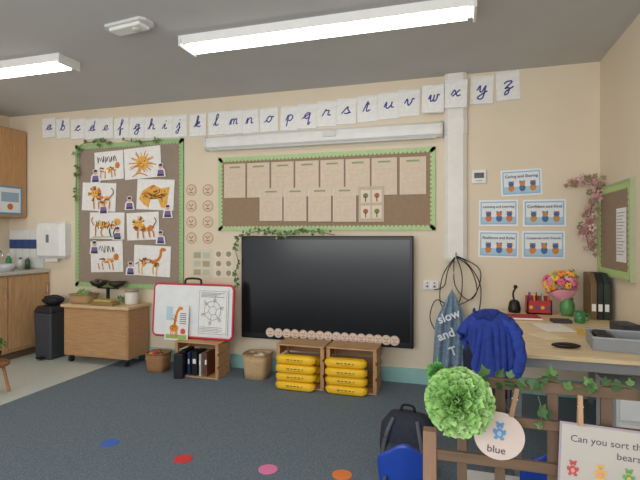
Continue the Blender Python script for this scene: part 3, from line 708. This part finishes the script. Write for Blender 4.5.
# ------------------------------------------------------------ desk
dz=.8;X0,X1,Y0,Y1=.30,1.2,2.95,4.7
e=empty('desk',((X0+X1)/2,(Y0+Y1)/2,0),label='long pale wood desk against the side wall',cat='desk')
hw,hd=(X1-X0)/2,(Y1-Y0)/2
B().box((0,0,dz-.0125),(2*hw,2*hd,.025)).make('tabletop',M((234,210,168),.4,'wood'),e,bevel=.004)
B().box((0,0,dz-.06),(2*hw-.1,2*hd-.1,.06)).make('frame',M((150,152,156),.4,metal=.3),e)
for sx in(-1,1):
    for sy in(-1,1): B().box((sx*(hw-.05),sy*(hd-.05),(dz-.03)/2),(.04,.04,dz-.03)).make('leg',M((150,152,156),.4,metal=.3),e)
def onD(x,y): return onZ(x,y,dz)
e=B().box((0,0,.012),(.26,.19,.022)).make('notebook',M((176,36,40),.5),loc=(.53,4.2,dz),rot=(0,0,.1),label='red hardback notebook lying on the desk',cat='notebook',bevel=.003)
B().box((.003,-.002,.012),(.255,.19,.014)).make('pages',PAPER,e)
e=empty('desk_gadget',(.50,4.52,dz),label='black bottle-shaped desk gadget with short stalk',cat='gadget')
b=B();b.lathe((0,0,0),[(.05,0),(.055,.03),(.045,.09),(.03,.11)],18);b.make('base',BLACK,e,smooth=True)
b=B();b.tube([(0,0,.1),(-.01,0,.17),(.01,0,.22)],.009);b.sph((.01,0,.23),.018);b.make('stalk',BLACK,e,smooth=True)
e=empty('desk_organiser',(.70,4.52,dz),label='red patterned desk organiser box full of pens',cat='desk organiser')
b=B()
for c_,s_ in(((0,0,.006),(.2,.13,.012)),((0,-.06,.06),(.2,.01,.12)),((0,.06,.075),(.2,.01,.15)),((-.095,0,.06),(.01,.13,.12)),((.095,0,.06),(.01,.13,.12)),((0,0,.06),(.01,.12,.11))): b.box(c_,s_)
b.make('box',M((186,52,56),.5,'paper'),e)
b=B();b.y=-.066
for i in range(4): b.disc(-.07+i*.047,.06,.016,mi=i%2)
b.make('pattern',[M((230,180,60),.6),M((60,100,150),.6)],e)
for i in range(7):
    c=[(40,60,150),(200,50,50),(240,200,60),(30,30,30),(90,160,90),(240,240,240),(230,120,40)][i]
    x=.62+i*.025;y=4.52+random.uniform(-.03,.03)
    o=B().cyl((0,0,0),(random.uniform(-.015,.015),random.uniform(-.01,.01),.17),.005,n=8).make('pen',M(c,.4),loc=(x,y,dz+.014),label='coloured pen standing in the desk organiser',cat='pen',group='pens in organiser')
    B().cyl((0,0,0),(0,0,.02),.006,n=8).make('cap',BLACK,o,loc=(0,0,0))
BX,BY=.90,4.46
e=empty('vase',(BX+.02,BY,dz),label='green ceramic vase holding a bouquet',cat='vase')
B().lathe((0,0,0),[(.04,0),(.055,.03),(.06,.09),(.045,.13),(.05,.15),(.042,.15),(.036,.12)],20).make('body',M((90,150,90),.35),e,smooth=True)
e=empty('bouquet',(BX+.02,BY,dz+.04),rot=(0,-.2,0),label='loose bouquet of orange, yellow and pink flowers wrapped in pink',cat='bouquet');e.scale=(.86,.86,.86)
b=B();R=[]
for r_,z_ in((.03,.1),(.07,.14),(.115,.18),(.145,.22)):
    R.append([(r_*(1+.12*math.sin(7*a)*(z_-.1)*5)*math.cos(a),r_*.85*(1+.12*math.sin(7*a)*(z_-.1)*5)*math.sin(a),z_+.03*math.sin(3*a+1)*(z_-.1)*5) for a in[2*math.pi*i/42 for i in range(42)]])
b.loft(R,caps=False);b.make('wrapping',M((240,168,190),.5),e,smooth=True)
b=B()
for i in range(8): a=i*.785;b.tube([(0,0,.04),(.03*math.cos(a),.03*math.sin(a),.15),(.07*math.cos(a),.07*math.sin(a),.24)],.004,n=5)
b.make('stems',LEAF2,e)
for i in range(26):
    zz=1-1.15*(i+.5)/26;a=i*2.4;r=math.sqrt(max(0,1-zz*zz));sc=random.uniform(.85,1.15)
    d=Vector((r*math.cos(a),r*math.sin(a),zz));c=Vector((0,0,.27))+Vector((d.x*.15,d.y*.12,d.z*.12))*sc;q=d.to_track_quat('Z','Y');b=B()
    col=[(240,140,170),(248,206,80),(246,150,70),(236,110,150),(244,180,200),(250,190,70)][i%6];fs=random.uniform(.85,1.35)
    for ring in(0,1):
        for k in range(7):
            t=k*.897+ring*.4;rr=(.028-.013*ring)*fs
            b.sph(c+q@Vector((rr*math.cos(t),rr*math.sin(t),.006*ring)),(.014*fs,.014*fs,.012*fs),0,n=6,m=4)
    b.sph(c+q@Vector((0,0,.012)),.012,1,n=8,m=5)
    b.make('flower',[M(col,.7),M((170,100,30),.8)],e)
b=B()
for i in range(34):
    a=random.random()*6.28;rr=random.uniform(.1,.17);p=Vector((rr*math.cos(a),rr*.85*math.sin(a),random.uniform(.2,.38)));q=Vector((math.cos(a),math.sin(a)-.5,.4)).to_track_quat('Z','Y')
    b.add([p+q@Vector((x,y,abs(x)*.3)) for x,y in leafpts(.05)],[(0,1,2,3,4),(0,4,5,6,7)])
b.make('foliage',LEAF2,e)
for i,(c,lab) in enumerate([((120,96,66),'brown cardboard magazine file on desk'),((34,40,36),'black-green box file on desk'),((44,58,48),'dark green box file on desk')]):
    e=empty('box_file',(1.085+i*.048,4.42,dz),label=lab,cat='box file',group='files on the desk')
    b=B();w_=.022;b.loft([[(x,-.12,0),(x,.12,0),(x,.12,.38),(x,-.04,.38),(x,-.12,.3)] for x in(-w_,w_)]);b.make('case',M(c,.6),e,bevel=.003)
    B().box((0,-.1215,.1),(.03,.003,.06)).make('spine_label',PAPER,e)
e=empty('mug',(.94,4.12,dz),label='green mug on desk',cat='mug')
B().lathe((0,0,0),[(.035,0),(.04,.01),(.04,.09),(.036,.09),(.034,.015)],20).make('cup',M((60,130,80),.3),e,smooth=True)
B().tube([(.036,0,.075),(.065,0,.07),(.065,0,.03),(.036,0,.02)],.006).make('handle',M((60,130,80),.3),e,smooth=True)
e=empty('storage_tray',(.98,3.28,dz),rot=(0,0,-.1),label='grey open plastic tray with compartments on desk',cat='tray')
b=B();w_,d_,h_=.34,.28,.08
for c_,s_ in(((0,0,.005),(w_,d_,.01)),((0,-d_/2,h_/2),(w_,.01,h_)),((0,d_/2,h_/2),(w_,.01,h_)),((-w_/2,0,h_/2),(.01,d_,h_)),((w_/2,0,h_/2),(.01,d_,h_)),((-.04,0,h_/2),(.008,d_,h_*.9))): b.box(c_,s_)
b.make('body',M((150,154,160),.5),e,bevel=.003)
for s_ in(-1,1): B().box((0,s_*.145,h_),(w_+.02,.02,.008)).make('rim',M((176,180,186),.45),e)
B().box((.0,0,.01),(.14,.1,.03)).make('eraser_block',M((230,230,226),.6),loc=(1.04,3.28,dz+.016),label='white block lying in grey tray',cat='eraser',bevel=.004)
B().box((0,0,.03),(.08,.16,.08)).make('pouch',M((26,26,30),.5),loc=(.87,3.29,dz+.022),rot=(0,0,-.1),label='black pouch inside the grey tray',cat='pouch',bevel=.012)
B().box((0,0,.05),(.12,.16,.1)).make('tissue_box',M((60,62,70),.5),loc=(1.1,3.62,dz),rot=(0,0,.2),label='dark grey tissue box on desk by wall',cat='tissue box',bevel=.006)
p=onD(566,348)
b=B();b.sph((0,0,.017),(.085,.032,.018));b.make('glasses_case',M((20,20,22),.3),loc=(p.x,p.y,dz),label='black oval glasses case on desk',cat='glasses case',smooth=True)
for k,(x,y,w_,d_,c,r) in enumerate([(.70,3.85,.21,.297,(246,244,238),.2),(.93,3.72,.2,.26,(224,186,96),-.15),(.6,3.5,.15,.2,(240,228,190),.5),(.80,4.1,.14,.1,(60,60,66),.1)]):
    B().box((0,0,.002+k*.0),(w_,d_,.003+(.02 if k==3 else 0))).make('paper_sheet' if k<3 else 'tape_dispenser',M(c,.6),loc=(x,y,dz+(.0 if k<3 else .01)),rot=(0,0,r),label=['white paper sheet lying on desk','yellow-brown paper sheet lying on desk','cream note lying on desk','dark tape dispenser on desk'][k],cat='paper' if k<3 else 'tape dispenser')
e=empty('plastic_tower',(1.03,3.2,0),label='white plastic drawer tower standing under the desk',cat='drawer tower')
B().box((0,0,.3),(.32,.4,.6)).make('frame',M((210,212,214),.4),e,bevel=.004)
for i in range(4): B().box((0,-.205,.09+i*.14),(.29,.015,.12)).make('drawer',M((232,234,236),.35),e,bevel=.004)
# ------------------------------------------------------------ chairs
def chair(loc,rz,col,sh,lab,grp=None,sx_=1):
    e=empty('chair',loc,rot=(0,0,rz),label=lab,cat='chair',group=grp);e.scale=(sx_,1,1)
    k=sh/.45;m=M(col,.35)
    b=B();R=[]
    for i in range(9):
        t=i/8;y=(-.2+.4*t)*k;w=(.19-.02*t)*k
        R.append([(x*w,y,sh+.018*k*(x*x)-(.02*math.sin(t*3.14))*k) for x in[-1+j/5 for j in range(11)]])
    b.loft(R,caps=False,closed=False);o=b.make('seat',m,e,smooth=True);s_=o.modifiers.new('s','SOLIDIFY');s_.thickness=.012
    b=B();R=[]
    for i in range(13):
        t=i/12;z=sh+(.06+.36*t)*k;w=(.165+.03*math.sin(t*2.2))*k*(1 if t<.7 else math.sqrt(max(.04,1-((t-.7)/.31)**2*.75)))
        R.append([(x*w,(.2+.06*t)*k-.035*x*x*k,z-.05*x*x*k*max(0,(t-.5)*2)) for x in[-1+j/6 for j in range(13)]])
    b.loft(R,caps=False,closed=False);o=b.make('backrest',m,e,smooth=True);s_=o.modifiers.new('s','SOLIDIFY');s_.thickness=.012
    lm=M((120,124,130),.35,metal=.6)
    for sx in(-1,1):
        B().tube([(sx*.15*k,-.13*k,sh-.01),(sx*.19*k,-.2*k,0.005)],.011,sm=False).make('leg',lm,e)
        B().tube([(sx*.15*k,.13*k,sh-.01),(sx*.19*k,.22*k,0.005)],.011,sm=False).make('leg',lm,e)
        B().tube([(sx*.14*k,.12*k,sh-.015),(sx*.14*k,.2*k,sh+.02),(sx*.14*k,.225*k,sh+.2*k)],.01).make('back_support',lm,e)
    return e
chair((-.23,2.16,0),math.radians(185),(30,66,160),.315,'blue plastic child-size chair on carpet','blue child chairs',.85)
chair((.33,2.2,0),math.radians(200),(30,66,160),.34,'blue plastic child-size chair behind trellis','blue child chairs')
chair((.175,3.02,0),math.radians(180),(40,44,60),.50,'dark chair at the desk with coat over it',None,.66)
# coat slung over the chair back
e=empty('coat',(.175,2.74,0),rot=(0,0,math.radians(-4)),label='royal blue coat draped in loose folds over chair back',cat='coat')
CB=M((36,60,146),.85,'cloth')
if COATME:
    COATME.materials.clear();COATME.materials.append(CB)
    for p_ in COATME.polygons: p_.use_smooth=True
    o=fin('body',COATME,e,(0,0,.59))
    s_=o.modifiers.new('s','SOLIDIFY');s_.thickness=.012;s_.offset=1
    s_=o.modifiers.new('u','SUBSURF');s_.levels=1;s_.render_levels=1
else:
    b=B();R=[]
    for i in range(20):
        t=i/19;R.append([((.05+.12*min(1,t*3))*math.cos(a),(.03+.05*t)*math.sin(a),1.05-.4*t) for a in[2*math.pi*j/40 for j in range(40)]])
    b.loft(R);b.make('body',CB,e,smooth=True)
def sleeve(pts,r,flat=.5):
    b=B();P_=cat(pts,6);R=[]
    for i,p in enumerate(P_):
        t=i/len(P_);R.append([p+Vector(((r+.008*math.sin(i*1.3+3*a))*(1-.15*t)*math.cos(a),(r+.006*math.sin(i*1.9))*flat*math.sin(a),.012*math.sin(2*a+i))) for a in[2*math.pi*j/18 for j in range(18)]])
    b.loft(R);b.make('sleeve',M((40,66,156),.85,'cloth'),e,smooth=True)
sleeve([(.08,-.03,1.04),(.12,-.06,1.0),(.145,-.075,.92),(.15,-.08,.82),(.13,-.08,.74)],.032)
b=B();R=[]
for i in range(17):
    a=math.pi*i/16;R.append([(-.02+(.07-.25*abs(q))*math.cos(a),-.02-(.05-.2*abs(q))*math.sin(a)-q*.25,1.06+.014*math.sin(i*.9)+q) for q in(-.04,-.02,0,.02)])
b.loft(R,caps=False,closed=False);o=b.make('collar',M((30,50,124),.85,'cloth'),e,smooth=True);o.modifiers.new('s','SOLIDIFY').thickness=.01
# backpack
e=empty('backpack',(-.30,3.0,0),rot=(0,0,-.15),label='black and grey backpack standing on the carpet',cat='backpack');e.scale=(1.08,1.05,.88)
b=B();R=[]
for z,w_,d_ in((0,.13,.08),(.03,.155,.1),(.2,.165,.105),(.33,.155,.09),(.4,.11,.06),(.42,.05,.03)):
    R.append([(math.copysign(abs(math.cos(a))**.6,math.cos(a))*w_,math.copysign(abs(math.sin(a))**.6,math.sin(a))*d_,z) for a in [2*math.pi*i/24 for i in range(24)]])
b.loft(R);b.make('main_bag',M((42,46,62),.8,'cloth'),e,smooth=True)
b=B();R=[]
for z,w_,d_ in((.03,.1,.03),(.05,.12,.05),(.17,.12,.05),(.22,.09,.02)):
    R.append([(math.copysign(abs(math.cos(a))**.6,math.cos(a))*w_,-.09+math.copysign(abs(math.sin(a))**.6,math.sin(a))*d_,z) for a in [2*math.pi*i/20 for i in range(20)]])
b.loft(R);b.make('front_pocket',M((62,66,84),.8,'cloth'),e,smooth=True)
B().tube([(-.04,0,.41),(-.03,0,.46),(.03,0,.46),(.04,0,.41)],.009).make('handle',BLACK,e)
for sx in(-1,1): B().tube([(sx*.07,-.07,.39),(sx*.1,-.12,.28),(sx*.12,-.12,.15),(sx*.13,-.08,.06)],.012).make('strap',M((90,92,100),.7),e)
# ------------------------------------------------------------ floor spots
for (x,y,c,n_) in((110,443,(60,106,200),'blue'),(183,459,(214,56,60),'red'),(268,469.5,(236,130,180),'pink'),(342,475,(240,136,66),'orange')):
    p=onZ(x,y);b=B();b.cyl((0,0,0),(0,0,.003),.062,n=28);b.make('floor_spot',M(c,.6),loc=(p.x,p.y,0.0),label='%s round spot marker stuck on the carpet'%n_,cat='floor marker',group='coloured floor spots')
# ------------------------------------------------------------ left edge stool and plant
p=onZ(-6,395);
e=empty('stool',(p.x-.05,p.y,.004),label='round brown wooden stool by vinyl floor',cat='stool')
b=B();b.lathe((0,0,.26),[(.15,0),(.16,.01),(.16,.025),(.15,.035)],26);b.make('seat',M((150,100,60),.5,'wood'),e,smooth=True)
for i in range(4):
    a=.785+i*1.571;B().cyl((.15*math.cos(a),.15*math.sin(a),0),(.1*math.cos(a),.1*math.sin(a),.26),.014).make('leg',WOOD,e)
e=empty('potted_plant',(p.x-.02,p.y,.299),label='dark pot with green leafy plant',cat='potted plant')
B().lathe((0,0,0),[(.05,0),(.075,.1),(.07,.1),(.05,.02)],18).make('pot',BLACK,e,smooth=True)
b=B()
for i in range(40):
    a=random.random()*6.28;r=random.uniform(.02,.12);pp=Vector((r*math.cos(a),r*math.sin(a),.1+random.uniform(0,.1)));q=Vector((math.cos(a),math.sin(a),.8)).to_track_quat('Z','Y')
    b.add([pp+q@Vector((x,y,abs(x)*.3)) for x,y in leafpts(.07)],[(0,1,2,3,4),(0,4,5,6,7)])
b.make('leaves',M((70,140,60),.6),e)
# ------------------------------------------------------------ trellis
TYY=1.63
tx0=onY(430,440,TYY).x
e=empty('trellis',(0,TYY,0),label='weathered dark wooden garden trellis fence with hanging signs',cat='trellis')
PINEV=M((108,86,68),.75,'woodv');PH=M((114,90,70),.75,'wood')
def slat(x0,x1,z0,z1,y,t=.014,m=PINEV): B().box(((x0+x1)/2,y,(z0+z1)/2),(x1-x0,t,z1-z0)).make('slat',m,e,bevel=.002)
zt=onY(540,386,TYY).z
zm=onY(540,466,TYY).z
xl=onY(481,380,TYY).x
slat(xl,1.0,zt-.017,zt+.017,-.008,m=PH)
slat(tx0-.02,1.0,zm-.017,zm+.017,-.008,m=PH)
slat(tx0-.02,1.0,.36,.395,-.008,m=PH);slat(xl,1.0,zt-.135,zt-.105,-.008,m=PH)
for x in(500,553,607,660,710):
    xx=onY(x,400,TYY).x;slat(xx-.016,xx+.016,.06,zt+.03,.008)
zl=onY(430,429,TYY).z
B().box((tx0,-.0,zl/2),(.045,.045,zl)).make('post',M((152,118,94),.7,'woodv'),e,bevel=.003)
xx=onY(462,440,TYY).x;slat(xx-.016,xx+.016,.06,zl,.008)
B().box((1.0,0,.55),(.045,.045,1.1)).make('post',M((152,118,94),.7,'woodv'),e,bevel=.003)
Pt=lambda x,y,Y=TYY-.03: tuple(onY(x,y,Y))
GM=[M((58,92,48),.6),M((88,124,66),.6)]
ivy([Pt(478,374),Pt(510,384),Pt(545,378),Pt(580,390),Pt(615,384),Pt(650,396)],24,.036,.02,'ivy garland with dark leaves woven along trellis',GM,.002)
ivy([Pt(538,396),Pt(542,412),Pt(540,430)],4,.034,.014,'short trailing ivy stem on trellis',GM,.002)
def pompom(pc,RAD,N,mats,lab):
    e=empty('paper_pompom',pc,label=lab,cat='pompom')
    b=B();J=12
    for i in range(N):
        zz=1-2*(i+.5)/N;a=i*2.39996;r=math.sqrt(1-zz*zz);d=Vector((r*math.cos(a),r*math.sin(a),zz))
        d=(d+Vector((random.uniform(-.2,.2),random.uniform(-.2,.2),random.uniform(-.2,.2)))).normalized()
        q=d.to_track_quat('Z','Y')@Euler((0,0,random.random()*6.28)).to_quaternion()
        RR=RAD*random.uniform(.82,1.1);R=[];ph=random.random()*6
        for k in range(5):
            t=k/4;wd=(.08+.34*t)*RAD
            R.append([q@Vector(((-1+2*j/J)*wd,(.10*math.sin(j*1.25+ph)*t+.05*math.sin(j*.5+k))*RAD,.2*RAD+(RR-.2*RAD)*t-(.07*RAD*abs(-1+2*j/J)**2)*t+.02*math.sin(j*2.3+ph)*RAD*t)) for j in range(J+1)])
        b.loft(R,random.choice([0,0,1]),caps=False,closed=False)
    b.make('tissue_petals',mats,e,smooth=True)
    B().tube([(0,.0,0),(0,RAD*.9,.02),(0,RAD*1.15,.04)],.003).make('tie',M((90,160,80),.8),e)
pompom(onY(459,402,TYY-.12),.1,280,[M((160,206,122),.95),M((184,218,150),.95)],'pale lime-green ruffled tissue paper pompom on trellis')
pompom(onY(437,372,TYY-.02),.034,60,[M((96,160,80),.9),M((116,178,98),.9)],'small deeper green tissue pompom behind the larger one')
# blue sign
def bear(b,x,z,s,mi,mi2):
    b.disc(x,z-.35*s,.38*s,.42*s,mi);b.disc(x,z+.3*s,.3*s,.27*s,mi)
    for q in(-1,1):
        b.disc(x+q*.24*s,z+.55*s,.12*s,mi=mi,n=12);b.disc(x+q*.42*s,z-.2*s,.13*s,.24*s,mi,n=12);b.disc(x+q*.26*s,z-.78*s,.17*s,.15*s,mi,n=12)
        b.disc(x+q*.1*s,z+.36*s,.035*s,mi=2,n=8)
    b.disc(x,z+.2*s,.12*s,.09*s,mi2,n=12);b.disc(x,z+.23*s,.04*s,mi=2,n=8);b.disc(x,z-.35*s,.2*s,.24*s,mi2,n=14)
q=onY(499,436,TYY-.045)
b=B();b.cyl((0,0,0),(0,.003,0),.077,n=40)
e=b.make('round_sign',M((214,196,186),.5),loc=q,rot=(0,.08,0),label='round beige-pink laminated sign with blue bear reading blue',cat='sign')
b=B();bear(b,.0,.022,.036,0,1);b.make('bear_picture',[M((104,150,196),.6),M((160,190,220),.6),M((50,60,80),.6)],e,loc=(0,-.001,0))
text('blue',.034,(60,56,80),e,-.005,-.045,-.002)
q=onY(562,423,TYY-.045);sw,shh=.37,.20
e=B().box((sw/2,0,-shh/2),(sw,.004,shh)).make('question_sign',M((190,184,176),.5),loc=q,rot=(0,.035,0),label='grey-beige laminated sign asking about sorting bears on trellis',cat='sign')
text('Can you sort the',.0295,(78,72,90),e,.024,-.042,-.003,align='LEFT')
text('bears?',.0295,(78,72,90),e,.150,-.078,-.003,align='LEFT')
BM=[M((190,84,80),.6),M((220,176,90),.6),M((60,50,50),.6),M((222,150,140),.6),M((110,164,96),.6),M((90,124,186),.6)]
for i,(k) in enumerate([(0,3),(1,3),(4,1),(5,0),(3,0)]):
    b=B();bear(b,0,0,.03,k[0],k[1]);b.make('bear_picture',BM,e,loc=(.034+i*.075,-.0025,-.128))
B().box((sw/2,.001,-shh/2),(sw+.012,.002,shh+.012)).make('backing_card',M((166,152,164),.5),e)
def peg(x,y,rot,col):
    q=onY(x,y,TYY-.05);e=empty('clothes_peg',q,rot=(0,rot,0),label='wooden clothes peg clipping a sign to trellis',cat='clothes peg',group='pegs on the trellis')
    for s_ in(-1,1): B().box((0,s_*.006+.0,0),(.014,.006,.09),rot=(s_*.08,0,0)).make('prong',M(col,.6,'woodv'),e,bevel=.001)
    B().cyl((-.009,0,.01),(.009,0,.01),.005).make('spring',METAL,e)
peg(514,402,.2,(150,116,86));peg(580,410,0,(180,144,108))
B().box((0,0,.13),(.3,.25,.26),taper=1.05).make('storage_box',M((214,214,210),.5),loc=(.16,2.44,0),label='white plastic storage box on the carpet',cat='storage box',bevel=.01)
# ------------------------------------------------------------ camera, lights
cam=bpy.data.cameras.new('camera');co=bpy.data.objects.new('camera',cam);S.collection.objects.link(co)
co.location=Cv;co.rotation_euler=(math.pi/2,0,TH);cam.sensor_width=36;cam.lens=FP/640*36;cam.shift_y=-(240-HZ)/640;cam.clip_start=.05
S.camera=co
wd=bpy.data.worlds.new('world');S.world=wd;wd.use_nodes=True
wd.node_tree.nodes['Background'].inputs[0].default_value=(.93,.97,1,1);wd.node_tree.nodes['Background'].inputs[1].default_value=1.15
def area(name,loc,rot,sx,sy,en,col=(1,1,1)):
    l=bpy.data.lights.new(name,'AREA');l.shape='RECTANGLE';l.size=sx;l.size_y=sy;l.energy=en;l.color=col
    o=bpy.data.objects.new(name,l);S.collection.objects.link(o);o.location=loc;o.rotation_euler=rot
area('window_daylight',(-1.6,-1.5,1.9),(math.radians(88),0,0),5,1.6,100,(1,.99,.97))
